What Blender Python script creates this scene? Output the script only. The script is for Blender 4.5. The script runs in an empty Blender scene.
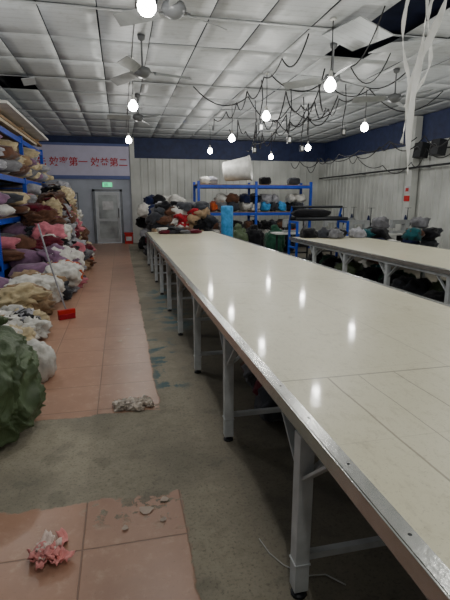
import bpy, bmesh, math, random
from mathutils import Vector, Matrix, Euler, noise
random.seed(7)
scene = bpy.context.scene
COL = scene.collection

# ------------------------------------------------------------------ materials
def lin(c):
    c /= 255.0
    return c/12.92 if c <= 0.04045 else ((c+0.055)/1.055)**2.4
def rgb(r, g, b): return (lin(r), lin(g), lin(b), 1.0)

_m = {}
def mat(name, col, rough=0.7, metal=0.0, var=0.12, scale=6.0, bump=0.0, bscale=40.0, emit=None, estr=0.0, spec=0.4, sheen=0.0):
    if name in _m: return _m[name]
    m = bpy.data.materials.new(name); m.use_nodes = True
    nt = m.node_tree; N = nt.nodes; L = nt.links
    b = N["Principled BSDF"]
    b.inputs["Roughness"].default_value = rough
    b.inputs["Metallic"].default_value = metal
    b.inputs["Specular IOR Level"].default_value = spec
    if sheen: b.inputs["Sheen Weight"].default_value = sheen
    tc = N.new("ShaderNodeTexCoord")
    nz = N.new("ShaderNodeTexNoise"); nz.inputs["Scale"].default_value = scale; nz.inputs["Detail"].default_value = 5
    L.new(tc.outputs["Object"], nz.inputs["Vector"])
    cr = N.new("ShaderNodeValToRGB")
    cr.color_ramp.elements[0].position = 0.3; cr.color_ramp.elements[1].position = 0.7
    cr.color_ramp.elements[0].color = tuple(max(0, x*(1-var*2)) for x in col[:3])+(1,)
    cr.color_ramp.elements[1].color = tuple(min(1, x*(1+var)) for x in col[:3])+(1,)
    L.new(nz.outputs["Fac"], cr.inputs["Fac"]); L.new(cr.outputs["Color"], b.inputs["Base Color"])
    if bump:
        n2 = N.new("ShaderNodeTexNoise"); n2.inputs["Scale"].default_value = bscale; n2.inputs["Detail"].default_value = 4
        L.new(tc.outputs["Object"], n2.inputs["Vector"])
        bp = N.new("ShaderNodeBump"); bp.inputs["Strength"].default_value = bump; bp.inputs["Distance"].default_value = 0.02
        L.new(n2.outputs["Fac"], bp.inputs["Height"]); L.new(bp.outputs["Normal"], b.inputs["Normal"])
    if emit:
        b.inputs["Emission Color"].default_value = emit; b.inputs["Emission Strength"].default_value = estr
    _m[name] = m
    return m

class NT:
    def __init__(s, m): s.nt = m.node_tree; s.N = s.nt.nodes; s.L = s.nt.links
    def val(s, sock, x):
        if isinstance(x, (int, float)): sock.default_value = x
        else: s.L.new(x, sock)
    def m(s, op, a, b=0.0, c=None):
        n = s.N.new("ShaderNodeMath"); n.operation = op
        s.val(n.inputs[0], a); s.val(n.inputs[1], b)
        if c is not None: s.val(n.inputs[2], c)
        return n.outputs[0]
    def ss(s, x, a, b):
        n = s.N.new("ShaderNodeMapRange"); n.interpolation_type = 'SMOOTHSTEP'
        s.val(n.inputs[0], x); n.inputs[1].default_value = a; n.inputs[2].default_value = b
        return n.outputs[0]
    def noise(s, v, sc, det=4, rough=.5):
        n = s.N.new("ShaderNodeTexNoise"); n.inputs["Scale"].default_value = sc; n.inputs["Detail"].default_value = det
        n.inputs["Roughness"].default_value = rough
        s.L.new(v, n.inputs["Vector"]); return n.outputs["Fac"]
    def mix(s, f, a, b, mode='MIX'):
        n = s.N.new("ShaderNodeMix"); n.data_type = 'RGBA'; n.blend_type = mode
        s.val(n.inputs[0], f)
        for k, x in ((6, a), (7, b)):
            if isinstance(x, tuple): n.inputs[k].default_value = x
            else: s.L.new(x, n.inputs[k])
        return n.outputs[2]
    def line(s, x, c, w):
        d = s.m('ABSOLUTE', s.m('SUBTRACT', x, c))
        return s.m('SUBTRACT', 1.0, s.ss(d, w*0.4, w))
    def grid(s, x, off, per, w):
        t = s.m('FRACT', s.m('DIVIDE', s.m('SUBTRACT', x, off), per))
        d = s.m('MULTIPLY', s.m('MINIMUM', t, s.m('SUBTRACT', 1.0, t)), per)
        return s.m('SUBTRACT', 1.0, s.ss(d, w*0.4, w))
    def rect(s, x, y, x0, x1, y0, y1, e=0.01):
        a = s.m('MULTIPLY', s.ss(x, x0-e, x0+e), s.m('SUBTRACT', 1.0, s.ss(x, x1-e, x1+e)))
        b = s.m('MULTIPLY', s.ss(y, y0-e, y0+e), s.m('SUBTRACT', 1.0, s.ss(y, y1-e, y1+e)))
        return s.m('MULTIPLY', a, b)

def floor_material():
    m = bpy.data.materials.new("floor_tile_and_concrete"); m.use_nodes = True
    t = NT(m); b = t.N["Principled BSDF"]
    tc = t.N.new("ShaderNodeTexCoord"); P = tc.outputs["Object"]
    sp = t.N.new("ShaderNodeSeparateXYZ"); t.L.new(P, sp.inputs[0])
    x, y = sp.outputs[0], sp.outputs[1]
    n1 = t.noise(P, 3.5, 6, .65); n2 = t.noise(P, 14, 6, .7); n3 = t.noise(P, 60, 5, .7); n4 = t.noise(P, 1.1, 4)
    xe = t.m('ADD', x, t.m('MULTIPLY', t.m('SUBTRACT', n1, .5), .12))
    ye = t.m('ADD', y, t.m('MULTIPLY', t.m('SUBTRACT', n1, .5), .18))
    A = t.rect(xe, ye, -9, .235, 3.32, 30, .008)
    B = t.rect(xe, ye, -.95, .25, .0, 2.27, .008)
    C = t.rect(xe, ye, -9, -.95, -9, 1.6, .008)
    tile = t.m('MAXIMUM', t.m('MAXIMUM', A, B), C)
    chipv = t.m('ADD', t.m('MULTIPLY', n2, .5), t.m('MULTIPLY', n1, .5))
    edge = t.m('MAXIMUM', t.rect(x, y, .12, .4, 2.0, 3.5, .1), t.rect(x, y, -.25, .4, 2.08, 2.3, .06))
    chip = t.m('MULTIPLY', t.ss(chipv, .53, .55), edge)
    tile = t.m('MULTIPLY', tile, t.m('SUBTRACT', 1.0, t.m('MULTIPLY', chip, .9)))
    conc = t.mix(n2, rgb(118, 111, 96), rgb(186, 177, 156))
    conc = t.mix(t.ss(n1, .35, .7), conc, rgb(160, 152, 134))
    conc = t.mix(t.m('MULTIPLY', t.ss(n4, .42, .6), .55), conc, rgb(106, 102, 90))
    conc = t.mix(t.m('MULTIPLY', t.ss(n1, .54, .62), .35), conc, rgb(88, 86, 76))
    conc = t.mix(t.m('MULTIPLY', t.ss(n3, .5, .7), .6), conc, rgb(76, 71, 60))
    under_shade = t.m('MULTIPLY', t.ss(x, .40, .75), .55)  # shade beneath the table, painted into the concrete colour
    conc = t.mix(under_shade, conc, rgb(62, 59, 52))
    st = t.m('MULTIPLY', t.ss(n1, .48, .54), t.m('MAXIMUM', t.rect(x, y, .22, .50, 3.7, 5.2, .08), t.rect(x, y, .45, .85, 5.6, 8.5, .2)))
    conc = t.mix(t.m('MULTIPLY', st, .8), conc, rgb(58, 98, 108))
    tl = t.mix(n1, rgb(156, 117, 96), rgb(190, 149, 126))
    tl = t.mix(t.m('MULTIPLY', t.ss(n2, .5, .8), .5), tl, rgb(206, 182, 158))
    tl = t.mix(t.m('MULTIPLY', t.ss(n4, .5, .7), .4), tl, rgb(142, 108, 90))
    tl = t.mix(t.m('MULTIPLY', t.ss(n3, .56, .72), .35), tl, rgb(120, 92, 76))
    g = t.m('MAXIMUM', t.grid(x, -.25, .5, .006), t.grid(y, .42, .5, .006))
    tl = t.mix(t.m('MULTIPLY', g, .6), tl, rgb(100, 80, 66))
    col = t.mix(tile, conc, tl)
    t.L.new(col, b.inputs["Base Color"])
    r = t.m('SUBTRACT', .78, t.m('MULTIPLY', tile, t.m('SUBTRACT', .54, t.m('MULTIPLY', n2, .25))))
    t.L.new(r, b.inputs["Roughness"]); b.inputs["Specular IOR Level"].default_value = .5
    h = t.m('ADD', t.m('MULTIPLY', tile, t.m('SUBTRACT', .6, t.m('MULTIPLY', g, .4))), t.m('MULTIPLY', t.m('SUBTRACT', 1.0, tile), t.m('MULTIPLY', n3, .35)))
    bp = t.N.new("ShaderNodeBump"); bp.inputs["Strength"].default_value = .5; bp.inputs["Distance"].default_value = .012
    t.L.new(h, bp.inputs["Height"]); t.L.new(bp.outputs["Normal"], b.inputs["Normal"])
    return m

def tabletop_material():
    m = bpy.data.materials.new("worn_laminate_top"); m.use_nodes = True
    t = NT(m); b = t.N["Principled BSDF"]
    tc = t.N.new("ShaderNodeTexCoord"); P = tc.outputs["Object"]
    sp = t.N.new("ShaderNodeSeparateXYZ"); t.L.new(P, sp.inputs[0])
    x, y = sp.outputs[0], sp.outputs[1]
    mp = t.N.new("ShaderNodeMapping"); mp.inputs["Scale"].default_value = (1, .35, 1); t.L.new(P, mp.inputs[0])
    n1 = t.noise(P, 2.0, 6, .6); n2 = t.noise(mp.outputs[0], 40, 6, .7); n3 = t.noise(P, 150, 3, .6); n5 = t.noise(P, 9, 6, .7)
    c = t.mix(n1, rgb(202, 196, 166), rgb(222, 217, 193))
    c = t.mix(t.m('MULTIPLY', t.ss(n2, .50, .74), .36), c, rgb(160, 152, 120))
    c = t.mix(t.m('MULTIPLY', t.ss(n5, .54, .75), .36), c, rgb(164, 156, 126))
    c = t.mix(t.m('MULTIPLY', t.ss(n3, .58, .68), .3), c, rgb(126, 116, 90))
    wob = t.m('MULTIPLY', t.m('SUBTRACT', n1, .5), .02)
    xs = t.m('ADD', x, wob)
    s1 = t.grid(y, 1.75, 2.44, .007)
    near = t.m('SUBTRACT', 1.0, t.ss(y, 1.74, 1.75))
    s2 = t.m('MULTIPLY', t.m('MAXIMUM', t.line(xs, .87, .006), t.m('MAXIMUM', t.line(xs, 1.2, .004), t.line(xs, 1.02, .003))), near)
    s3 = t.m('MULTIPLY', t.m('MAXIMUM', t.line(xs, 1.5, .005), t.line(xs, 1.95, .003)), .5)
    s4 = t.m('MULTIPLY', t.grid(y, .6, .61, .003), .3)
    s = t.m('MAXIMUM', t.m('MAXIMUM', s1, s2), t.m('MAXIMUM', s3, s4))
    c = t.mix(t.m('MULTIPLY', s, .6), c, rgb(108, 98, 76))
    t.L.new(c, b.inputs["Base Color"])
    t.L.new(t.m('ADD', .32, t.m('MULTIPLY', n5, .2)), b.inputs["Roughness"])
    b.inputs["Specular IOR Level"].default_value = .5
    b.inputs["Coat Weight"].default_value = .22; b.inputs["Coat Roughness"].default_value = .07; b.inputs["Coat IOR"].default_value = 1.45
    bp = t.N.new("ShaderNodeBump"); bp.inputs["Strength"].default_value = .04; bp.inputs["Distance"].default_value = .003
    t.L.new(t.m('ADD', n2, n1), bp.inputs["Height"]); t.L.new(bp.outputs["Normal"], b.inputs["Normal"])
    return m

def ceiling_material():
    m = bpy.data.materials.new("ceiling_board"); m.use_nodes = True
    t = NT(m); b = t.N["Principled BSDF"]
    tc = t.N.new("ShaderNodeTexCoord"); P = tc.outputs["Object"]
    sp = t.N.new("ShaderNodeSeparateXYZ"); t.L.new(P, sp.inputs[0])
    x, y = sp.outputs[0], sp.outputs[1]
    n1 = t.noise(P, .7, 5, .6); n2 = t.noise(P, 5, 6, .7)
    c = t.mix(n1, rgb(158, 163, 167), rgb(194, 197, 197))
    c = t.mix(t.m('MULTIPLY', t.ss(n2, .50, .70), .4), c, rgb(130, 131, 128))
    g = t.m('MULTIPLY', t.grid(y, 0, .149, .006), .4)
    c = t.mix(g, c, rgb(108, 109, 108))
    t.L.new(c, b.inputs["Base Color"]); b.inputs["Roughness"].default_value = .5
    return m

M = {}
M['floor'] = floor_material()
M['top'] = tabletop_material()
M['alu'] = mat("scratched_aluminium", rgb(186, 187, 184), .24, .8, .08, 12, .06, 60)
M['legw'] = mat("painted_steel_white", rgb(186, 190, 192), .45, 0, .12, 8)
M['ply'] = mat("board_underside", rgb(110, 95, 75), .8)
M['ceil'] = ceiling_material()
M['roof'] = mat("roof_underside_blue", rgb(26, 34, 62), .8)
M['navy'] = mat("navy_fascia", rgb(38, 48, 84), .6, 0, .15)
M['corr'] = mat("corrugated_sheet_white", rgb(198, 200, 195), .5, 0, .12, 1.2)
M['wallb'] = mat("painted_wall_pale_blue", rgb(174, 180, 192), .7, 0, .08, 2)
M['signw'] = mat("banner_white", rgb(204, 200, 222), .6, 0, .03)
M['signb'] = mat("banner_blue", rgb(96, 108, 160), .6, 0, .03)
M['signr'] = mat("banner_red", rgb(186, 16, 34), .6, 0, .03)
M['blue'] = mat("rack_blue_paint", rgb(28, 70, 180), .4, 0, .1)
M['wood'] = mat("plywood_shelf", rgb(150, 122, 90), .75, 0, .2, 5)
M['pale'] = mat("pale_timber", rgb(196, 182, 158), .75, 0, .2, 5)
M['board'] = mat("white_panel_board", rgb(206, 204, 196), .6, 0, .1, 3)
M['wire'] = mat("black_cable", rgb(22, 22, 24), .6)
M['wirew'] = mat("white_cable", rgb(190, 190, 186), .6)
M['bulb'] = mat("glowing_bulb", rgb(255, 255, 255), .4, emit=(1, .99, .95, 1), estr=45)
M['sock'] = mat("white_plastic", rgb(215, 215, 210), .5)
M['fan'] = mat("fan_enamel", rgb(146, 149, 149), .4, 0, .1)
M['fand'] = mat("fan_motor_grey", rgb(96, 98, 100), .4, 0, .1)
M['glass'] = mat("door_glass", rgb(176, 182, 184), .15, 0, .25, 2)
M['frame'] = mat("door_frame_grey", rgb(110, 114, 120), .4, .2)
M['doorw'] = mat("door_leaf_white", rgb(190, 194, 198), .4, 0, .06)
M['green_e'] = mat("exit_sign_green", rgb(20, 190, 100), .5, emit=(.05, .9, .4, 1), estr=1.0)
M['red'] = mat("red_plastic", rgb(196, 30, 28), .45)
M['dark'] = mat("dark_metal", rgb(36, 38, 42), .45, .3)
M['paper'] = mat("notice_paper", rgb(205, 206, 208), .7)
M['scrap'] = mat("dusty_scrap", rgb(190, 172, 158), .7)
def cloth(n, r, g, b): return mat("cloth_"+n, rgb(r, g, b), .92, 0, .18, 9, .3, 60, spec=.1, sheen=.15)
CL = {
 'white': cloth('white', 204, 202, 196), 'cream': cloth('cream', 192, 176, 142), 'beige': cloth('beige', 152, 128, 100),
 'grey': cloth('grey', 112, 112, 116), 'dgrey': cloth('dark_grey', 60, 62, 68), 'black': cloth('black', 24, 24, 28),
 'pink': cloth('pink', 188, 110, 122), 'red': cloth('red', 158, 30, 42), 'maroon': cloth('maroon', 92, 28, 42), 'mauve': cloth('mauve', 128, 98, 124),
 'brown': cloth('brown', 98, 68, 54), 'teal': cloth('teal', 34, 86, 92), 'navy': cloth('navy', 32, 40, 74), 'skyb': cloth('sky_blue', 70, 148, 206),
 'orange': cloth('orange', 186, 84, 46), 'green': cloth('green', 40, 78, 60), 'lgrey': cloth('light_grey', 156, 156, 162)}
M['sack'] = mat("woven_sack_green", rgb(82, 98, 68), .5, 0, .2, 5, .3, 120)
M['plast'] = mat("plastic_film", rgb(216, 202, 188), .3, 0, .25, 14, .3, 30)
M['cpink'] = cloth('salmon_pink', 228, 150, 146)
M['cpale'] = cloth('pale_rose', 240, 216, 206)
M['strip'] = mat("white_cloth_strip", rgb(235, 235, 232), .8, 0, .05)

# ------------------------------------------------------------------ mesh builder
_ico = {}
def ico(sub):
    if sub not in _ico:
        bm = bmesh.new(); bmesh.ops.create_icosphere(bm, subdivisions=sub, radius=1)
        _ico[sub] = ([v.co.copy() for v in bm.verts], [[v.index for v in f.verts] for f in bm.faces]); bm.free()
    return _ico[sub]

class MB:
    def __init__(s): s.v = []; s.f = []; s.mi = []; s.sm = []; s.mats = []
    def idx(s, m):
        if m not in s.mats: s.mats.append(m)
        return s.mats.index(m)
    def add(s, vs, fs, m, smooth=False):
        o = len(s.v); s.v += [tuple(v) for v in vs]; i = s.idx(m)
        for f in fs: s.f.append([a+o for a in f]); s.mi.append(i); s.sm.append(smooth)
    def box(s, c, d, m, rot=(0, 0, 0)):
        R = Euler(rot).to_matrix(); c = Vector(c)
        vs = [c + R @ Vector((sx*d[0]/2, sy*d[1]/2, sz*d[2]/2)) for sx in (-1, 1) for sy in (-1, 1) for sz in (-1, 1)]
        s.add(vs, [(0, 1, 3, 2), (4, 6, 7, 5), (0, 4, 5, 1), (2, 3, 7, 6), (0, 2, 6, 4), (1, 5, 7, 3)], m)
    def bb(s, a, b, m): s.box([(a[i]+b[i])/2 for i in range(3)], [abs(b[i]-a[i]) for i in range(3)], m)
    def beam(s, a, b, w, h, m):
        a = Vector(a); b = Vector(b); d = b-a; z = d.normalized()
        up = Vector((0, 0, 1)) if abs(z.z) < .95 else Vector((0, 1, 0))
        x = z.cross(up).normalized(); y = x.cross(z)
        vs = []
        for p in (a, b):
            for sx, sy in ((-1, -1), (1, -1), (1, 1), (-1, 1)): vs.append(p + x*sx*w/2 + y*sy*h/2)
        s.add(vs, [(3, 2, 1, 0), (4, 5, 6, 7), (0, 1, 5, 4), (1, 2, 6, 5), (2, 3, 7, 6), (3, 0, 4, 7)], m)
    def tube(s, pts, r, m, n=10, cap=True):
        pts = [Vector(p) for p in pts]; rs = r if isinstance(r, (list, tuple)) else [r]*len(pts)
        vs = []; px = None
        for i, p in enumerate(pts):
            d = (pts[min(i+1, len(pts)-1)] - pts[max(i-1, 0)])
            if d.length < 1e-9: d = Vector((0, 0, 1))
            d.normalize()
            if px is None:
                px = d.cross(Vector((0, 0, 1)) if abs(d.z) < .9 else Vector((1, 0, 0))).normalized()
            px = (px - d*px.dot(d)).normalized(); py = d.cross(px)
            for k in range(n):
                a = 2*math.pi*k/n; vs.append(p + (px*math.cos(a)+py*math.sin(a))*rs[i])
        fs = []
        for i in range(len(pts)-1):
            for k in range(n):
                k2 = (k+1) % n; fs.append((i*n+k, i*n+k2, (i+1)*n+k2, (i+1)*n+k))
        if cap: fs.append(tuple(range(n))[::-1]); fs.append(tuple((len(pts)-1)*n+k for k in range(n)))
        s.add(vs, fs, m, True)
    def lathe(s, c, prof, m, n=20): s.lay(m, prof, c, (0, 0, 1), n)
    def lay(s, m, prof, c, ax, n=28):
        ax = Vector(ax).normalized(); px = ax.cross(Vector((0, 0, 1))).normalized() if abs(ax.z) < .95 else Vector((1, 0, 0)); py = ax.cross(px)
        vs = []
        for r, z in prof:
            r = max(r, 1e-4)
            for k in range(n):
                a = 2*math.pi*k/n; vs.append(Vector(c)+ax*z+(px*math.cos(a)+py*math.sin(a))*r)
        fs = []
        for i in range(len(prof)-1):
            for k in range(n):
                k2 = (k+1) % n; fs.append((i*n+k, i*n+k2, (i+1)*n+k2, (i+1)*n+k))
        s.add(vs, fs, m, True)
    def lump(s, c, r, m, seed=0, sub=3, rough=.28, folds=.14, rot=0.0, e=.8, floor=None, tilt=0.0):
        V, F = ico(sub); o = Vector((seed*3.17, seed*1.31, seed*7.7)); c = Vector(c)
        R = Euler((tilt, 0, rot)).to_matrix(); vs = []
        ax = Vector((math.sin(seed), math.cos(seed*1.7), math.sin(seed*2.3)*.5))
        for d in V:
            q = Vector([math.copysign(abs(t)**e, t) for t in d])
            k = 1 + noise.noise(d*1.4+o)*rough + (0.5-abs(noise.noise(d*2.6+o*2)))*folds*1.6 - folds*.5
            k += math.sin(d.dot(ax)*9 + noise.noise(d*2+o)*6)*folds*.35 + noise.noise(d*7+o)*folds*.35
            p = c + R @ Vector((q.x*r[0]*k, q.y*r[1]*k, q.z*r[2]*k))
            if floor is not None and p.z < floor: p.z = floor + .001*random.random()
            vs.append(p)
        s.add(vs, F, m, True)
    def ribbon(s, pts, w, m, wv=None):
        vs = []; fs = []
        pts = [Vector(p) for p in pts]
        for i, p in enumerate(pts):
            d = (pts[min(i+1, len(pts)-1)] - pts[max(i-1, 0)]).normalized()
            x = wv(i) if wv else d.cross(Vector((0, 0, 1))).normalized()
            for k in range(5):
                u = k/4-.5
                vs.append(p + x*u*w + Vector((0, 0, .008*math.sin(u*9+i))))
        for i in range(len(pts)-1):
            for k in range(4): a = i*5+k; fs.append((a, a+1, a+6, a+5))
        s.add(vs, fs, m, True)
    def obj(s, name, parent=None, bevel=0, solid=0, loc=None):
        me = bpy.data.meshes.new(name); me.from_pydata(s.v, [], s.f)
        for m in s.mats: me.materials.append(m)
        for p, i, sm in zip(me.polygons, s.mi, s.sm): p.material_index = i; p.use_smooth = sm
        me.update()
        o = bpy.data.objects.new(name, me); COL.objects.link(o)
        if parent: o.parent = parent
        if solid:
            k = o.modifiers.new("thick", 'SOLIDIFY'); k.thickness = solid
        if bevel:
            k = o.modifiers.new("bevel", 'BEVEL'); k.width = bevel; k.segments = 2; k.limit_method = 'ANGLE'
        if loc: o.location = loc
        return o

# ------------------------------------------------------------------ room
X0, X1, Y0, Y1, H = -3.1, 8.6, -3.0, 18.5, 4.0
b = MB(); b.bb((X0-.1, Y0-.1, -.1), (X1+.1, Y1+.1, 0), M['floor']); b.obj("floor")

b = MB()
nx = 16; ny = 18; dx = (X1-X0)/nx; dy = (Y1-Y0)/ny
missing = {(9, 7), (9, 8), (1, 11), (12, 5)}
for i in range(nx):
    for j in range(ny):
        if (i, j) in missing: continue
        cx = X0+dx*(i+.5); cy = Y0+dy*(j+.5)
        g = random.uniform(.006, .026)
        z = H+.012+random.uniform(-.004, .004)
        vs = []; sag = random.uniform(0, .006)
        tx = random.uniform(-.005, .005); ty = random.uniform(-.005, .005)
        for a in range(5):
            for c in range(5):
                u = a/4-.5; v = c/4-.5
                vs.append((cx+u*(dx-g), cy+v*(dy-g), z - sag*(1-4*u*u)*(1-4*v*v) + tx*u*2 + ty*v*2))
        fs = [(a*5+c, a*5+c+1, (a+1)*5+c+1, (a+1)*5+c) for a in range(4) for c in range(4)]
        b.add(vs, fs, M['ceil'], True)
b.box((3.3, 6.3, H-.14), (.55, 1.0, .012), M['ceil'], (.1, .3, .1))
b.box((4.25, 6.9, H-.05), (.45, .8, .012), M['ceil'], (.12, -.1, -.1))
b.box((-1.65, 10.3, H-.06), (.25, .7, .012), M['ceil'], (.05, -.2, .1))
for j in range(2, ny, 3):
    y = Y0+dy*j; b.bb((X0, y-.02, H-.012), (X1, y+.02, H+.0), M['ceil'])
b.obj("ceiling", solid=.01)
b = MB(); b.bb((X0-.1, Y0-.1, H+.35), (X1+.1, Y1+.1, H+.45), M['roof'])
for i in range(8):
    x = X0+.8+i*1.45
    b.bb((x-.03, Y0, H+.10), (x+.03, Y1, H+.2), M['dark'])
b.obj("roof_deck")

def corr(a, c, z0, z1, inward, m):
    a = Vector((*a, 0)); c = Vector((*c, 0)); d = (c-a); L = d.length; d.normalize(); n = Vector((*inward, 0))
    prof = []; p = .28; k = int(L/p); p = L/k
    for i in range(k):
        prof += [(i*p, 0), (i*p+.20*p/.28, 0), (i*p+.215*p/.28, .03), (i*p+.265*p/.28, .03)]
    prof.append((L, 0))
    vs = []
    for u, w in prof:
        q = a+d*u+n*w
        vs += [(q.x, q.y, z0), (q.x, q.y, z1)]
    fs = [(2*i, 2*i+2, 2*i+3, 2*i+1) for i in range(len(prof)-1)]
    b = MB(); b.add(vs, fs, m); return b
b = corr((.62, Y1-.05), (X1, Y1-.05), 0, 3.25, (0, -1), M['corr'])
b.bb((.55, Y1, 0), (X1+.1, Y1+.1, H+.35), M['wallb'])
b.bb((.45, Y1-.1, 3.25), (X1, Y1, H), M['navy'])
b.bb((.45, Y1-.12, 0), (.62, Y1, H), M['corr'])
DX0, DX1, DZ = -1.03, .10, 2.08
b.bb((X0-.1, Y1, 0), (DX0, Y1+.1, H+.35), M['wallb'])
b.bb((DX1, Y1, 0), (.55, Y1+.1, H+.35), M['wallb'])
b.bb((DX0, Y1, DZ), (DX1, Y1+.1, H+.35), M['wallb'])
b.bb((X0, Y1-.06, 3.72), (.45, Y1, H), M['navy'])
b.obj("wall_back")
b = corr((X1-.05, Y0), (X1-.05, Y1-.1), 0, 3.25, (-1, 0), M['corr'])
b.bb((X1, Y0-.1, 0), (X1+.1, Y1+.1, H+.35), M['wallb'])
b.bb((X1-.1, Y0, 3.25), (X1, Y1-.1, H), M['navy'])
b.obj("wall_right")
b = MB(); b.bb((X0-.1, Y0-.1, 0), (X0, Y1, H+.35), M['wallb']); b.obj("wall_left")
b = MB(); b.bb((X0, Y0-.1, 0), (X1, Y0, H+.35), M['corr']); b.obj("wall_front")
for yy in (12.1, 6.0):
    b = MB(); b.bb((X1-.32, yy-.12, 0), (X1-.10, yy+.12, H-.02), M['corr']); b.bb((X1-.36, yy-.16, 0), (X1-.09, yy+.16, .02), M['legw']); b.obj("steel_column", bevel=.01)
b = MB(); b.bb((X1-.345, 11.98, 1.85), (X1-.325, 12.22, 2.05), M['paper']); b.bb((X1-.352, 12.03, 1.9), (X1-.345, 12.17, 2.0), M['red']); b.bb((X1-.35, 11.98, 1.62), (X1-.325, 12.22, 1.78), M['red']); b.obj("safety_notice")
b = MB(); b.tube([(X1-.42, Y0+.2, 2.55), (X1-.42, Y1-.4, 2.55)], .028, M['dark'])
for y in (0, 4, 8, 11.5, 15): b.beam((X1-.42, y, 2.55), (X1-.08, y, 2.55), .02, .02, M['dark'])
b.obj("conduit_rail")
for y in (10.75, 11.45):
    b = MB(); b.box((0, 0, 0), (.26, .34, .40), M['dark'], (0, .15, 0)); b.lay(M['wire'], [(0, 0), (.09, 0), (.12, .02), (.13, .02)], (-.12, 0, -.04), (-1, 0, -.15), 20)
    b.lay(M['fand'], [(.128, .0), (.14, .012), (.145, 0)], (-.125, 0, -.04), (-1, 0, -.15), 20); b.beam((.1, 0, 0), (.36, 0, .02), .05, .04, M['dark']); b.obj("wall_speaker", bevel=.01, loc=(X1-.45, y, 2.98))

b = MB(); y = Y1-.03
for x in (DX0+.05, DX1-.05): b.bb((x-.05, y-.04, 0), (x+.05, y+.10, DZ), M['frame'])
b.bb((DX0, y-.04, DZ-.09), (DX1, y+.10, DZ), M['frame'])
xa, xb = DX0+.11, DX1-.11
b.bb((xa, y, .02), (xa+.1, y+.05, DZ-.1), M['doorw']); b.bb((xb-.1, y, .02), (xb, y+.05, DZ-.1), M['doorw'])
for z, h in ((.02, .16), (.86, .10), (DZ-.22, .12)): b.bb((xa+.1, y+.001, z), (xb-.1, y+.049, z+h), M['doorw'])
b.bb((xa+.09, y+.02, .1), (xb-.09, y+.035, DZ-.12), M['glass'])
b.bb((xa+.25, y+.005, 1.3), (xb-.25, y+.018, 1.62), M['paper'])
b.tube([(xb-.06, y, 1.0), (xb-.06, y-.05, 1.0), (xb-.06, y-.05, 1.35), (xb-.06, y, 1.35)], .014, M['dark'])
b.obj("door_1", bevel=.004)
b = MB(); b.bb((-.62, Y1-.05, 2.17), (-.27, Y1-.005, 2.33), M['green_e'])
b.bb((-.64, Y1-.04, 2.15), (-.25, Y1-.004, 2.35), M['sock'])
for x in (-.55, -.48): b.bb((x, Y1-.056, 2.2), (x+.04, Y1-.05, 2.3), M['paper'])
b.obj("exit_sign")

b = MB(); b.bb((X0+.02, Y1-.09, 2.5), (.42, Y1-.065, 3.75), M['signw']); b.bb((X0+.02, Y1-.1, 3.66), (.42, Y1-.062, 3.75), M['signb'])
b.bb((X0+.02, Y1-.1, 2.45), (.42, Y1-.062, 2.58), M['signb'])
ban = b.obj("wall_banner")
cu = bpy.data.curves.new("banner_lettering", 'FONT'); cu.body = "质量优先 效率第一 效益第二"; cu.size = .345; cu.extrude = .004; cu.offset = .003
cu.align_x = 'RIGHT'
to = bpy.data.objects.new("banner_lettering", cu); COL.objects.link(to); to.parent = ban
to.location = (.36, Y1-.097, 2.95); to.rotation_euler = (math.pi/2, 0, 0); cu.materials.append(M['signr'])
b = MB()
b.bb((-2.2, Y1-.03, 1.15), (-1.55, Y1-.002, 1.95), M['frame'])
b.bb((-2.15, Y1-.035, 1.2), (-1.6, Y1-.03, 1.9), M['paper']); b.bb((-2.1, Y1-.037, 1.72), (-1.65, Y1-.034, 1.85), M['signb'])
for k in range(5): b.bb((-2.08, Y1-.037, 1.28+k*.08), (-1.68, Y1-.034, 1.30+k*.08), M['frame'])
b.obj("notice_board")
b = MB(); b.bb((.12, Y1-.5, 0), (.42, Y1-.16, .38), M['red']); b.bb((.10, Y1-.52, .38), (.44, Y1-.14, .43), M['red']); b.bb((.16, Y1-.51, .12), (.38, Y1-.495, .28), M['paper'])
b.obj("fire_extinguisher_box", bevel=.01)

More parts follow.
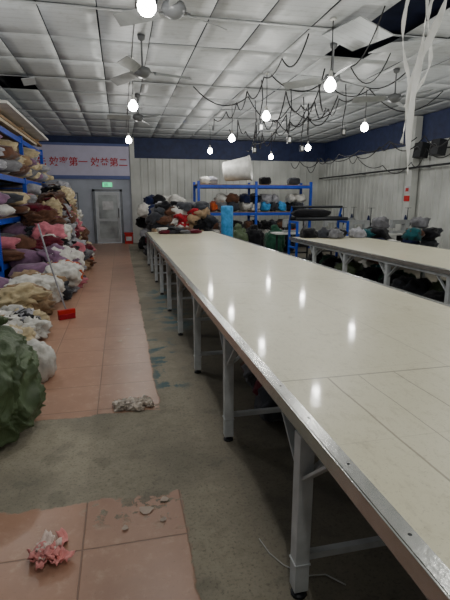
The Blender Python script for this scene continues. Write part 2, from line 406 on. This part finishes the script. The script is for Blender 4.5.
# ------------------------------------------------------------------ cutting tables
HT = .83
def cutting_table(xa, xb, ya, yb, first):
    b = MB()
    b.bb((xa+.045, ya+.045, HT-.022), (xb-.045, yb-.045, HT), M['top'])
    b.bb((xa+.01, ya+.01, HT-.04), (xb-.01, yb-.01, HT-.0225), M['ply'])
    for x, sx in ((xa, 1), (xb, -1)):
        b.bb((x, ya, HT-.02), (x+sx*.05, yb, HT+.003), M['alu'])
        b.bb((x-sx*.003, ya, HT-.055), (x+sx*.006, yb, HT+.003), M['alu'])
    for y, sy in ((ya, 1), (yb, -1)):
        b.bb((xa+.05, y, HT-.02), (xb-.05, y+sy*.045, HT+.003), M['alu'])
        b.bb((xa, y-sy*.003, HT-.055), (xb, y+sy*.006, HT+.003), M['alu'])
    yy = ya+.2
    while yy < min(yb, 5):
        b.lathe((xa+.03, yy, HT+.0028), [(.006, 0), (.005, .0012), (0, .0014)], M['dark'], 8); yy += .3
    lx0, lx1 = xa+.05, xb-.05
    for x in (lx0, (xa+xb)/2, lx1): b.bb((x-.02, ya+.05, HT-.095), (x+.02, yb-.05, HT-.041), M['legw'])
    y = first
    while y > ya+.1: y -= 1.28
    y += 1.28
    while y < yb-.05:
        b.bb((lx0, y-.02, HT-.135), (lx1, y+.02, HT-.095), M['legw'])
        for x, sx in ((lx0, 1), (lx1, -1)):
            b.bb((x-.03, y-.03, .035), (x+.03, y+.03, HT-.095), M['legw'])
            b.bb((x-.034, y-.034, .16), (x+.034, y+.034, .168), M['legw'])
            b.tube([(x, y, .012), (x, y, .05)], .01, M['dark'], 8)
            b.lathe((x, y, 0), [(.034, 0), (.034, .01), (.02, .018), (.01, .02)], M['dark'], 12)
            b.beam((x, y+.02, HT-.28), (x, y+.22, HT-.10), .035, .012, M['legw'])
            b.beam((x, y-.02, HT-.28), (x, y-.22, HT-.10), .035, .012, M['legw'])
            b.beam((x+sx*.02, y, HT-.28), (x+sx*.2, y, HT-.13), .03, .012, M['legw'])
        b.bb((lx0, y-.015, .17), (lx1, y+.015, .20), M['legw'])
        y += 1.28
    return b.obj("cutting_table", bevel=.002)
cutting_table(.60, 2.42, -1.2, 12.0, 1.47)
cutting_table(3.66, 5.3, -1.2, 9.6, 1.9)

# ------------------------------------------------------------------ lamps
def pendant(x, y, z=3.2, e=33):
    b = MB(); q = 1.25
    b.lathe((0, 0, H-z-.03), [(.0, .03), (.045, .03), (.045, .01), (.01, 0)], M['sock'], 12)
    b.tube([(0, 0, .16), (.01, .005, (H-z)*.5), (0, 0, H-z)], .007, M['wire'], 6)
    b.lathe((0, 0, 0), [(.0, .19), (.026, .18), (.028, .10), (.034, .09)], M['sock'], 14)
    b.lathe((0, 0, 0), [(.028, .10), (.034*q, .06*q), (.055*q, .03*q), (.065*q, 0), (.06*q, -.03*q), (.042*q, -.055*q), (.015*q, -.066*q), (0, -.068*q)], M['bulb'], 18)
    o = b.obj("pendant_bulb", loc=(x, y, z))
    l = bpy.data.lights.new("bulb_light", 'POINT'); l.energy = e; l.color = (1.0, .98, .93); l.shadow_soft_size = .06
    lo = bpy.data.objects.new("bulb_light", l); COL.objects.link(lo); lo.parent = o; lo.location = (0, 0, -.17)
for x, y in ((.3, 4.3), (.3, 8.5), (.3, 12.8), (.3, .4), (2.9, 2.6), (2.9, 6.2), (2.85, 8.9), (2.87, 11.8), (2.96, 15.2), (2.9, -1),  # unseen bulbs overhead and behind the camera are added as fill light
             (5.4, 1.2), (5.35, 5.4), (5.3, 9.5), (5.55, 13.2), (5.3, 15.9), (-1.6, 6.2), (7.2, 7.6)):  # the bulb out of view on the left is added for extra light
    pendant(x, y, 3.2 + random.uniform(-.04, .04))

def ceiling_fan(x, y, z, a0, R=.6):
    b = MB()
    b.lathe((0, 0, 0), [(.0, H-z), (.06, H-z-.001), (.05, H-z-.06), (.014, H-z-.08), (.013, .09), (.04, .07), (.11, .05), (.13, 0), (.10, -.05), (.05, -.08), (0, -.085)], M['fand'], 24)
    for k in range(3):
        a = a0+k*2*math.pi/3; ca, sa = math.cos(a), math.sin(a)
        b.beam((ca*.08, sa*.08, 0), (ca*.2, sa*.2, 0), .035, .012, M['fand'])
        vs = []
        for r, w in ((.17, .05), (.25, .07), (R*.8, .085), (R, .07)):
            for t in (-1, 1):
                for q in (-.004, .004):
                    vs.append((ca*r - sa*w*t, sa*r + ca*w*t, .035*t+q - r*.04))
        fs = []
        for i in range(3):
            o = i*4
            fs += [(o, o+4, o+6, o+2), (o+1, o+3, o+7, o+5), (o, o+1, o+5, o+4), (o+2, o+6, o+7, o+3)]
        fs += [(0, 2, 3, 1), (12, 13, 15, 14)]
        b.add(vs, fs, M['fan'])
    b.obj("ceiling_fan", loc=(x, y, z))
ceiling_fan(.42, 7.4, 3.5, .1, .74); ceiling_fan(3.35, 7.1, 3.5, .35, .80); ceiling_fan(5.1, 8.1, 3.5, .8, .78)
ceiling_fan(.62, 5.05, 3.5, .5, .66); ceiling_fan(.5, 11.2, 3.5, 1.2, .7)

def cable(name, pts, r=.008, m=None, sag=.2, n=10):
    b = MB(); out = []
    for i in range(len(pts)-1):
        p, q = Vector(pts[i]), Vector(pts[i+1]); sg = sag*random.uniform(.5, 1.3)
        for k in range(n):
            t = k/n; v = p.lerp(q, t); v.z -= 4*t*(1-t)*sg; out.append(v)
    out.append(Vector(pts[-1])); b.tube(out, r, m or M['wire'], 6)
    return b.obj(name)
for x, z, y0, n in ((2.8, 3.93, 6.6, 8), (5.2, 3.93, 8, 7)):
    cable("overhead_cable", [(x+random.uniform(-.15, .15), y0+i*1.15, z) for i in range(n)], .012, sag=.22)
cable("overhead_cable", [(3.6+random.uniform(-.2, .2), 8.2+i*.9, 3.95-random.choice([0, .3, .45])) for i in range(9)], .014, sag=.35)
cable("overhead_cable", [(4.3+random.uniform(-.3, .3), 8.8+i*1.0, 3.9-random.choice([0, .25, .5])) for i in range(7)], .013, sag=.4)
cable("overhead_cable", [(3.9+random.uniform(-.4, .4), 8.0+i*.8, 3.7-random.choice([0, .3, .6])) for i in range(8)], .013, sag=.3)
cable("overhead_cable", [(6.8+random.uniform(-.3, .3), 7+i*1.2, 3.0+random.uniform(-.1, .2)) for i in range(9)], .013, sag=.28)
cable("overhead_cable", [(6.2+random.uniform(-.3, .3), 9+i*1.2, 2.85+random.uniform(-.1, .2)) for i in range(7)], .013, sag=.2)
cable("overhead_cable", [(7.3+random.uniform(-.3, .3), 6+i*1.0, 2.7+random.uniform(-.1, .3)) for i in range(9)], .011, sag=.2)
cable("overhead_cable", [(.3, .5+i*1.4, 3.96) for i in range(12)], .006, sag=.05)
cable("overhead_cable", [(2.9, 8.8, 3.95), (4.0, 8.8, 3.9), (5.2, 9.2, 3.9), (6.8, 9.0, 3.9)], .012, sag=.4)
cable("overhead_cable", [(1.6, 10, 3.95), (2.9, 10.4, 3.9), (4.2, 11.2, 3.9), (5.5, 11.6, 3.9)], .012, sag=.4)
cable("overhead_cable", [(3.3, 5.6, 3.96), (3.5, 6.8, 3.6), (4.4, 7.2, 3.96)], .009, sag=.3)
for (x, y, z) in ((2.9, 9.4, 3.1), (3.6, 9.6, 2.9), (4.3, 10.6, 2.85), (3.3, 11.2, 2.85), (4.7, 9.3, 3.05)):
    b = MB(); b.tube([(0, 0, H-z), (.04, .02, (H-z)*.6), (-.03, 0, .2), (0, 0, .05)], .010, M['wire'], 6)
    b.box((0, 0, 0), (.09, .05, .15), M['dark']); b.box((0, -.028, 0), (.05, .008, .09), M['sock'])
    b.obj("hanging_socket", loc=(x, y, z))

def strip(x, y, z0, z1, w, sd, dxx, tw=.16, sway=.05):
    b = MB(); pts = []
    n = 50
    for i in range(n+1):
        t = i/n; pts.append((x+dxx*t+sway*math.sin(t*6+sd), y+.05*math.sin(t*5+sd*2), z1+(z0-z1)*t))
    b.ribbon(pts, w, M['strip'], lambda i: Vector((.25+.75*abs(math.cos(i*tw+sd)), .7*math.sin(i*tw+sd), 0)))
    b.obj("hanging_cloth_strip", solid=.004)
strip(3.46, 5.0, 1.92, 4.0, .085, 0, -.08); strip(3.74, 5.1, 2.3, 4.0, .10, 1.6, -.42, .14, .06); strip(3.34, 5.15, 2.5, 4.0, .05, 3, .08, .25)
strip(3.85, 5.3, 2.75, 4.0, .05, 4, -.3, .3, .08)

# ------------------------------------------------------------------ racks
def rack(name, xa, xb, ya, yb, ups, levels, along, beamc, top=.12):
    b = MB()
    for u in ups:
        for w in ((xa, xb) if along == 'y' else (ya, yb)):
            p = (w, u) if along == 'y' else (u, w)
            b.bb((p[0]-.04, p[1]-.04, 0), (p[0]+.04, p[1]+.04, levels[-1]+top), M['blue'])
            b.bb((p[0]-.07, p[1]-.06, 0), (p[0]+.07, p[1]+.06, .008), M['blue'])
        z = .3
        while z+.6 < levels[-1]+.1:
            if along == 'y': b.beam((xa, u, z), (xb, u, z+.6), .02, .02, M['blue']); b.beam((xa, u, z), (xb, u, z), .02, .02, M['blue'])
            else: b.beam((u, ya, z), (u, yb, z+.6), .02, .02, M['blue']); b.beam((u, ya, z), (u, yb, z), .02, .02, M['blue'])
            z += .8
    for z in levels:
        if along == 'y':
            for x in (xa, xb): b.bb((x-.025, ya, z-.10), (x+.025, yb, z), beamc)
        else:
            for y in (ya, yb): b.bb((xa, y-.025, z-.10), (xb, y+.025, z), beamc)
        b.bb((xa, ya, z), (xb, yb, z+.02), M['wood'])
    return b.obj(name, bevel=.003)
rack("storage_rack", -2.95, -2.1, 8.5, 14.1, [8.54, 11.3, 14.06], [.5, 1.3, 2.1, 2.97], 'y', M['blue'], .06)
rack("storage_rack", 2.5, 6.5, 15.0, 15.9, [2.53, 4.5, 6.47], [.35, 1.25, 2.15], 'x', M['blue'])

b = MB()
for li in range(2):
    for k in range(6):
        x = -2.80+.14*k; z = 3.065+li*.065
        b.box((x, 11.2+random.uniform(-.3, .4), z), (.125, 4.8+random.uniform(-.8, .4), .055), M['pale'] if (k+li) % 3 else M['wood'], (0, 0, random.uniform(-.01, .01)))
for y in (9.2, 11.2, 13.2): b.box((-2.45, y, 3.18), (.9, .08, .05), M['wood'])
b.box((-2.36, 11.1, 3.235), (1.15, 4.9, .05), M['board'], (0, 0, .01))
b.box((-2.40, 10.9, 3.29), (1.05, 4.3, .05), M['board'], (0, .01, -.015))
b.obj("board_stack", bevel=.004)

b = MB(); sd = 1
pal = ['white', 'cream', 'beige', 'mauve', 'brown', 'lgrey', 'cream', 'grey', 'dgrey', 'pink', 'black', 'navy']
for zl in (.52, 1.32, 2.12):
    y = 8.85
    while y < 13.9:
        w = random.uniform(.16, .26)
        for k in range(random.choice([2, 2, 3]) if w < .22 else 2):
            c = CL[random.choice(pal[:8] if zl > 2 else pal)]
            hh = random.uniform(.11, .14)
            zz = zl+.13+.22*k
            b.lump((-2.42+random.uniform(-.02, .2), y, zz), (.46, w, hh), c, sd, 3, .2, .18, random.uniform(-.12, .12), .8, floor=zl+.003); sd += 1
        y += w*2*.9
b.obj("folded_fabric_stock")

def pile_top(y):
    if y < 8.3: return .36 + .10*math.sin(y*2)
    if y < 10.4: return .36+(y-8.3)/2.1*1.1
    if y < 13.0: return 1.46+(y-10.4)/2.6*.5
    return 1.96
b = MB()
def heap_front(y, z):
    return -.98 + .10*math.sin(y*1.7) - max(0, z-.3)*.32 - (max(0, 8.5-y)*.06)
seq = ['white', 'cream', 'pink', 'brown', 'black', 'mauve', 'white', 'beige', 'maroon', 'lgrey', 'dgrey', 'white', 'brown', 'cream', 'pink', 'grey', 'beige', 'orange', 'lgrey', 'dgrey', 'maroon']
k = 0
for zi in range(10):
    z = .14+zi*.21; y = 6.0+zi*.1
    while y < 14.5:
        w = random.uniform(.18, .36)
        if z <= pile_top(y):
            xf = heap_front(y, z)
            c = CL[seq[(k*5+zi*3) % len(seq)]]
            if y < 8.3: c = CL[random.choice(['white', 'white', 'lgrey', 'cream', 'black', 'white', 'beige', 'dgrey'])]
            b.lump((xf-.24+random.uniform(-.14, .12), y, z), (random.uniform(.24, .38), w, random.uniform(.12, .2)), c, k+50, 4, .4, .36, random.uniform(-.8, .8), .88, floor=.003, tilt=random.uniform(-.5, .5))
            if random.random() < .5 and z+.1 < pile_top(y): b.lump((xf-.72, y, z), (.34, .26, .2), CL[random.choice(pal)], k+350, 2, .3, .2, 0, .8, floor=.003)
            k += 1
        y += w*1.35
for i, (y, z, c, r) in enumerate(((12.6, 1.75, 'cream', .34), (10.2, .95, 'white', .3), (9.2, .5, 'white', .32), (11.4, 1.2, 'brown', .28), (13.6, 1.9, 'lgrey', .34), (10.9, .5, 'pink', .28), (8.3, .35, 'white', .3), (12.2, .8, 'brown', .3), (7.2, .3, 'white', .28))):
    b.lump((heap_front(y, z)-.12, y, z), (r, r*1.15, r*.75), CL[c], 600+i, 4, .25, .22, i, .85, floor=.003)
b.obj("fabric_pile")
b = MB()
for i in range(16):
    y = random.uniform(9.2, 13.8); zt = pile_top(y)*random.uniform(.6, 1)+.02; x0 = heap_front(y, zt)+.03; c = CL[random.choice(['pink', 'white', 'mauve', 'maroon', 'beige', 'black', 'lgrey', 'brown', 'cream'])]
    pts = [(x0-.35+.5*t+.02*math.sin(i+t*9), y+.06*math.sin(t*6+i), zt+.12-.7*max(0, t-.35)**1.2) for t in [j/14 for j in range(15)]]
    b.ribbon(pts, random.uniform(.22, .36), c, lambda q: Vector((.1*math.sin(q), 1, .12*math.sin(q*.9+1))))
b.obj("draped_garments", solid=.03)
b = MB()
for i in range(46):
    y = random.uniform(4.7, 6.2); x = -1.14-random.random()**1.2*1.3; z = .08+max(0, (-1.15-x))*.45*random.random()+.04
    b.lump((x, y, z), (random.uniform(.14, .28), random.uniform(.14, .26), random.uniform(.07, .15)), CL[random.choice(['white', 'white', 'cream', 'lgrey', 'white', 'black', 'beige', 'dgrey'])], i+700, 4, .45, .4, random.uniform(0, 3), .9, floor=.003)
b.obj("fabric_scraps")

# green woven sack: slumped, with sharp creases and folded-over mouth
b = MB()
V, F = ico(6); vs = []
def ridged(p): return 1-abs(noise.noise(p))*2
for d in V:
    q = Vector([math.copysign(abs(t)**.72, t) for t in d]); a = math.atan2(d.y, d.x)
    k = 1 + noise.noise(d*1.3+Vector((3, 8, 1)))*.22
    taper = 1.0 - .34*max(0, d.z)**1.4 + .06*max(0, -d.z)
    dw = d + Vector((noise.noise(d*2), noise.noise(d*2+Vector((5, 0, 0))), noise.noise(d*2+Vector((0, 5, 0)))))*.4
    crease = .11*(ridged(Vector((dw.x*3.2, dw.y*3.2, dw.z*1.3)))**2-.4) + .05*(ridged(dw*5.5+Vector((9, 2, 4)))**2-.3)
    p = Vector((q.x*.47*(k*taper+crease), q.y*.45*(k*taper+crease), .38+q.z*.40*(k+crease*.4)))
    p.x += .10*max(0, p.z-.35); p.z = max(p.z, .003); vs.append(p)
b.add(vs, F, M['sack'], True)
for i in range(4):
    a = i*1.57+.4; b.lump((.10*math.cos(a)+.04, .10*math.sin(a), .78), (.13, .07, .07), M['sack'], 9+i, 4, .3, .5, a, .95)
b.obj("woven_sack", loc=(-1.10, 3.22, 0))
b = MB(); b.lump((0, 0, .16), (.17, .17, .2), CL['white'], 5, 4, .15, .14, 0, .85, floor=.003); b.obj("white_bag", loc=(-.82, 4.2, 0))

b = MB(); b.tube([(-.80, 6.45, .10), (-.98, 6.62, .7), (-1.13, 6.78, 1.30)], .012, CL['lgrey'], 10)
b.box((-.80, 6.44, .10), (.24, .05, .07), M['red'], (0, 0, .5)); b.box((-.80, 6.435, .038), (.23, .06, .075), CL['red'], (0, 0, .5)); b.obj("broom", bevel=.004)

b = MB()
for i in range(12):
    a = i*.9+random.random()*.5; L = random.uniform(.05, .10); pts = []
    cx, cy = random.uniform(-.04, .04), random.uniform(-.05, .03)
    bend = random.uniform(-2, 2)
    for j in range(14):
        t = j/13; aa = a+bend*t
        pts.append((cx+math.cos(aa)*L*(t-.3), cy+math.sin(aa)*L*(t-.3), .018+.018*abs(math.sin(t*5+i))+.003*i))
    b.ribbon(pts, random.uniform(.03, .045), M['cpink'] if i % 3 else M['cpale'])
for sx in (-1, 1):
    b.ribbon([(sx*.02+.03*math.sin(t*3)*sx, .02+.13*t, .02+.012*math.sin(t*7)) for t in [j/12 for j in range(13)]], .04, M['cpink'] if sx > 0 else M['cpale'])
b.ribbon([(.03+.07*t, .0-.05*t, .03+.012*math.sin(t*9)) for t in [j/12 for j in range(13)]], .06, M['cpink'])
b.ribbon([(-.03-.06*t, .02+.02*math.sin(t*5), .03+.012*math.sin(t*9)) for t in [j/12 for j in range(13)]], .06, M['cpink'])
b.obj("pink_cloth_scrap", solid=.003, loc=(-.39, 1.90, 0))
b = MB()
for i, (x, y, r) in enumerate(((0, 0, .09), (.08, .03, .07), (-.09, -.01, .07), (.03, -.05, .06), (-.03, .05, .07), (.13, -.02, .04))):
    b.lump((x, y, .018), (r, r*.75, .028), M['plast'], 21+i, 4, .5, .7, i, 1, floor=.003)
b.obj("plastic_bag", loc=(.02, 3.42, 0))
b = MB()
for (x, y, r) in ((.05, 2.14, .04), (.14, 2.04, .02), (-.08, 5.2, .03), (.16, 2.2, .025), (.02, 5.7, .03), (-.05, 2.02, .02)):
    n = 7; ring = [(x+math.cos(k*6.28/n)*r*random.uniform(.6, 1.3), y+math.sin(k*6.28/n)*r*random.uniform(.5, 1.2), .004+random.random()*.006) for k in range(n)]
    b.add(ring, [tuple(range(n))], M['scrap'])
b.obj("paper_scraps")
cable("floor_cable", [(.58, 1.80, .006), (.60, 1.70, .006), (.64, 1.62, .006), (.72, 1.54, .006), (.80, 1.53, .006), (.86, 1.46, .006)], .003, M['wirew'], sag=0)
b = MB()
for i in range(5): b.lump((1.1+.03*i, 2.95+.22*i, .13), (.2, .16, .12), CL[['dgrey', 'maroon', 'black', 'grey', 'brown'][i]], 900+i, 3, .3, .25, i, .85, floor=.003)
b.obj("cloth_bundle")
b = MB()
for i in range(15):
    b.lump((4.5+random.uniform(-.3, .25), 3.4+i*.43, .22), (.32, .25, random.uniform(.18, .27)), [M['sack'], CL['dgrey'], CL['black'], CL['green'], CL['black']][i % 5], 950+i, 4, .3, .3, i, .85, floor=.003)
b.obj("sack_row")

b = MB(); cs = ['dgrey', 'maroon', 'black', 'grey', 'red', 'lgrey', 'brown', 'navy', 'dgrey', 'pink', 'beige', 'black', 'white', 'grey']
k = 0
for z, n in ((.2, 9), (.45, 9), (.7, 9), (.92, 8), (1.12, 7), (1.30, 5), (1.45, 3)):
    for i in range(n):
        for row in (0, 1):
            x = .85+(i+.5)/n*(1.75-z*.15)+random.uniform(-.08, .08)+z*.05
            yy = 12.75+row*.5+random.uniform(-.1, .1)+z*.2
            b.lump((x, yy, z), (random.uniform(.16, .27), .26, random.uniform(.12, .18)), CL[cs[(k*3) % len(cs)]], 1100+k, 3, .42, .34, random.uniform(-1, 1), .9, floor=.003, tilt=random.uniform(-.4, .4)); k += 1
b.obj("fabric_heap")
b = MB()
for z, n in ((.25, 8), (.6, 8), (.95, 7), (1.3, 6), (1.6, 4)):
    for i in range(n):
        x = .75+(i+.5)/n*1.3+random.uniform(-.08, .08)
        b.lump((x, 15.3+random.uniform(-.3, .3), z), (.24, .32, .22), CL[random.choice(['dgrey', 'black', 'lgrey', 'maroon', 'white', 'navy', 'grey', 'beige', 'black'])], 1300+k, 3, .4, .3, random.uniform(-1, 1), .88, floor=.003); k += 1
b.obj("fabric_heap")
b = MB()
for i in range(9): b.lump((.95+.17*(i % 5)+.1, 11.25+.1*(i//5), HT+.05+.05*(i//5)), (.16, .2, .05), CL[['maroon', 'dgrey', 'black', 'grey', 'maroon', 'white', 'black', 'dgrey', 'brown'][i]], 1500+i, 3, .3, .25, i, .75, floor=HT+.006)
b.obj("cut_piece_stack")

b = MB(); b.lathe((0, 0, 0), [(.0, .001), (.16, .002), (.17, .03), (.17, 1.45), (.16, 1.49), (.05, 1.5), (.045, 1.46), (0, 1.46)], CL['skyb'], 28)
b.obj("fabric_roll", loc=(2.86, 12.3, 0))
b = MB()
b.lay(M['sock'], [(0, 0), (.29, 0), (.32, .05), (.39, .86), (.42, .88), (.42, .92), (.37, .92), (.29, .1), (0, .09)], (3.5, 15.5, 2.60), (.85, -.35, .12))
b.obj("plastic_tub")
b = MB(); k = 0
for zl in (.37, 1.27):
    x = 2.8
    while x < 6.3:
        w = random.uniform(.13, .24)
        for q in range(2 if zl < 1 else random.choice([1, 2, 2])):
            b.lump((x, 15.4, zl+.17+.26*q), (w, .36, .17), CL[random.choice(['dgrey', 'black', 'white', 'lgrey', 'navy', 'white', 'black', 'grey', 'brown', 'dgrey', 'orange', 'dgrey', 'skyb'])], 1600+k, 3, .3, .28, random.uniform(-.2, .2), .8, floor=zl+.003); k += 1
        x += w*1.9
for x, c in ((2.85, 'white'), (3.05, 'lgrey'), (4.95, 'black'), (6.0, 'dgrey')):
    b.lump((x, 15.45, 2.29), (.2, .26, .15), CL[c], 1700+k, 3, .25, .2, 0, .75, floor=2.173); k += 1
b.obj("bagged_stock")
for i, (x, y) in enumerate(((3.45, 13.4), (4.05, 13.7), (4.6, 13.3), (3.7, 14.3), (5.2, 13.9))):
    b = MB(); b.lump((0, 0, .36), (.31, .30, .42), [M['sack'], CL['black'], CL['green']][i % 3], 31+i, 4, .16, .2, 0, .82, floor=.003); b.lump((0, 0, .80), (.12, .1, .12), [M['sack'], CL['black'], CL['green']][i % 3], 61+i, 3, .3, .3, 0, .9); b.obj("woven_sack", loc=(x, y, 0))

def sewing(x, y, rz):
    b = MB()
    b.bb((-.55, -.28, .74), (.55, .28, .78), M['sock'])
    for sx in (-.45, .45):
        b.bb((sx-.02, -.02, .04), (sx+.02, .02, .74), M['dark']); b.bb((sx-.03, -.26, 0), (sx+.03, .26, .04), M['dark'])
    b.bb((-.45, -.02, .2), (.45, .02, .24), M['dark']); b.bb((.05, -.1, .5), (.3, .15, .73), M['dark'])
    b.bb((-.28, -.09, .78), (.28, .09, .84), M['fan']); b.bb((.12, -.08, .84), (.26, .08, 1.12), M['fan'])
    b.bb((-.28, -.06, 1.02), (.26, .06, 1.13), M['fan']); b.bb((-.28, -.055, .92), (-.18, .055, 1.03), M['fan']); b.tube([(-.23, 0, .93), (-.23, 0, .845)], .006, M['alu'], 6)
    b.tube([(.27, 0, 1.02), (.31, 0, 1.02)], .07, M['dark'], 16)
    b.tube([(.4, .2, .78), (.4, .2, 1.45)], .012, M['dark'], 6); b.lathe((.34, .2, 1.1), [(.05, 0), (.02, .14), (.005, .15)], CL['navy'], 12); b.beam((.3, .2, 1.44), (.5, .2, 1.44), .02, .01, M['dark'])
    o = b.obj("sewing_machine", bevel=.006, loc=(x, y, 0)); o.rotation_euler = (0, 0, rz)
sewing(6.1, 10.9, -.1); sewing(4.6, 11.8, 0); sewing(6.6, 12.6, .1); sewing(7.3, 10.9, .1); sewing(5.9, 12.0, 0)
b = MB()
for x in (-.65, .65):
    for y in (-.25, .25): b.bb((x-.025, y-.025, .03), (x+.025, y+.025, 1.15), M['blue']); b.lathe((x, y, 0), [(.03, 0), (.03, .03)], M['dark'], 10)
    b.bb((x-.02, -.25, 1.1), (x+.02, .25, 1.15), M['blue']); b.bb((x-.02, -.25, .5), (x+.02, .25, .54), M['blue'])
    b.beam((x, .25, 1.15), (x, .1, 1.5), .04, .04, M['blue'])
for z, y, r in ((1.2, -.2, .04), (1.2, .2, .05), (1.48, .1, .03)): b.tube([(-.66, y, z), (.66, y, z)], r, M['dark'], 14)
b.bb((-.65, -.26, .8), (.65, -.22, .86), M['blue']); b.bb((.3, -.2, .55), (.62, .2, .85), M['dark']); b.bb((-.55, -.18, .54), (.1, .18, .7), M['dark'])
b.lump((-.2, 0, 1.33), (.5, .13, .11), CL['black'], 77, 3, .1, .1, 0, .8)
b.obj("fabric_spreader", bevel=.004, loc=(4.7, 10.35, 0))
b = MB()
for i in range(34):
    x = 5.6+random.random()*1.9; y = 9.2+random.random()*.6; z = .15+(i//8)*.24
    b.lump((x, y, z), (random.uniform(.16, .26), .2, random.uniform(.12, .16)), CL[random.choice(['black', 'dgrey', 'navy', 'white', 'grey', 'teal', 'brown', 'black'])], 2000+i, 3, .4, .34, random.uniform(-1, 1), .88, floor=.003)
b.obj("garment_stack")
b = MB()
for i, (x, y, c) in enumerate(((4.0, 9.3, 'black'), (4.35, 9.25, 'dgrey'), (4.7, 9.3, 'black'), (5.05, 9.1, 'lgrey'), (4.5, 9.0, 'grey'))): b.lump((x, y, HT+.08), (.18, .15, .12), CL[c], 1800+i, 3, .35, .35, i, .85, floor=HT+.006)
b.obj("cloth_bag_cluster")

# ------------------------------------------------------------------ world + camera
w = bpy.data.worlds.new("world"); scene.world = w; w.use_nodes = True
w.node_tree.nodes["Background"].inputs[0].default_value = (.6, .65, .7, 1); w.node_tree.nodes["Background"].inputs[1].default_value = .4
cam = bpy.data.cameras.new("camera"); co = bpy.data.objects.new("camera", cam); COL.objects.link(co)
cam.sensor_width = 36; cam.lens = 27.0; cam.clip_start = .05
co.location = (0, 0, 1.6); co.rotation_euler = (math.radians(90-12.3), 0, math.radians(-12.84))
scene.camera = co
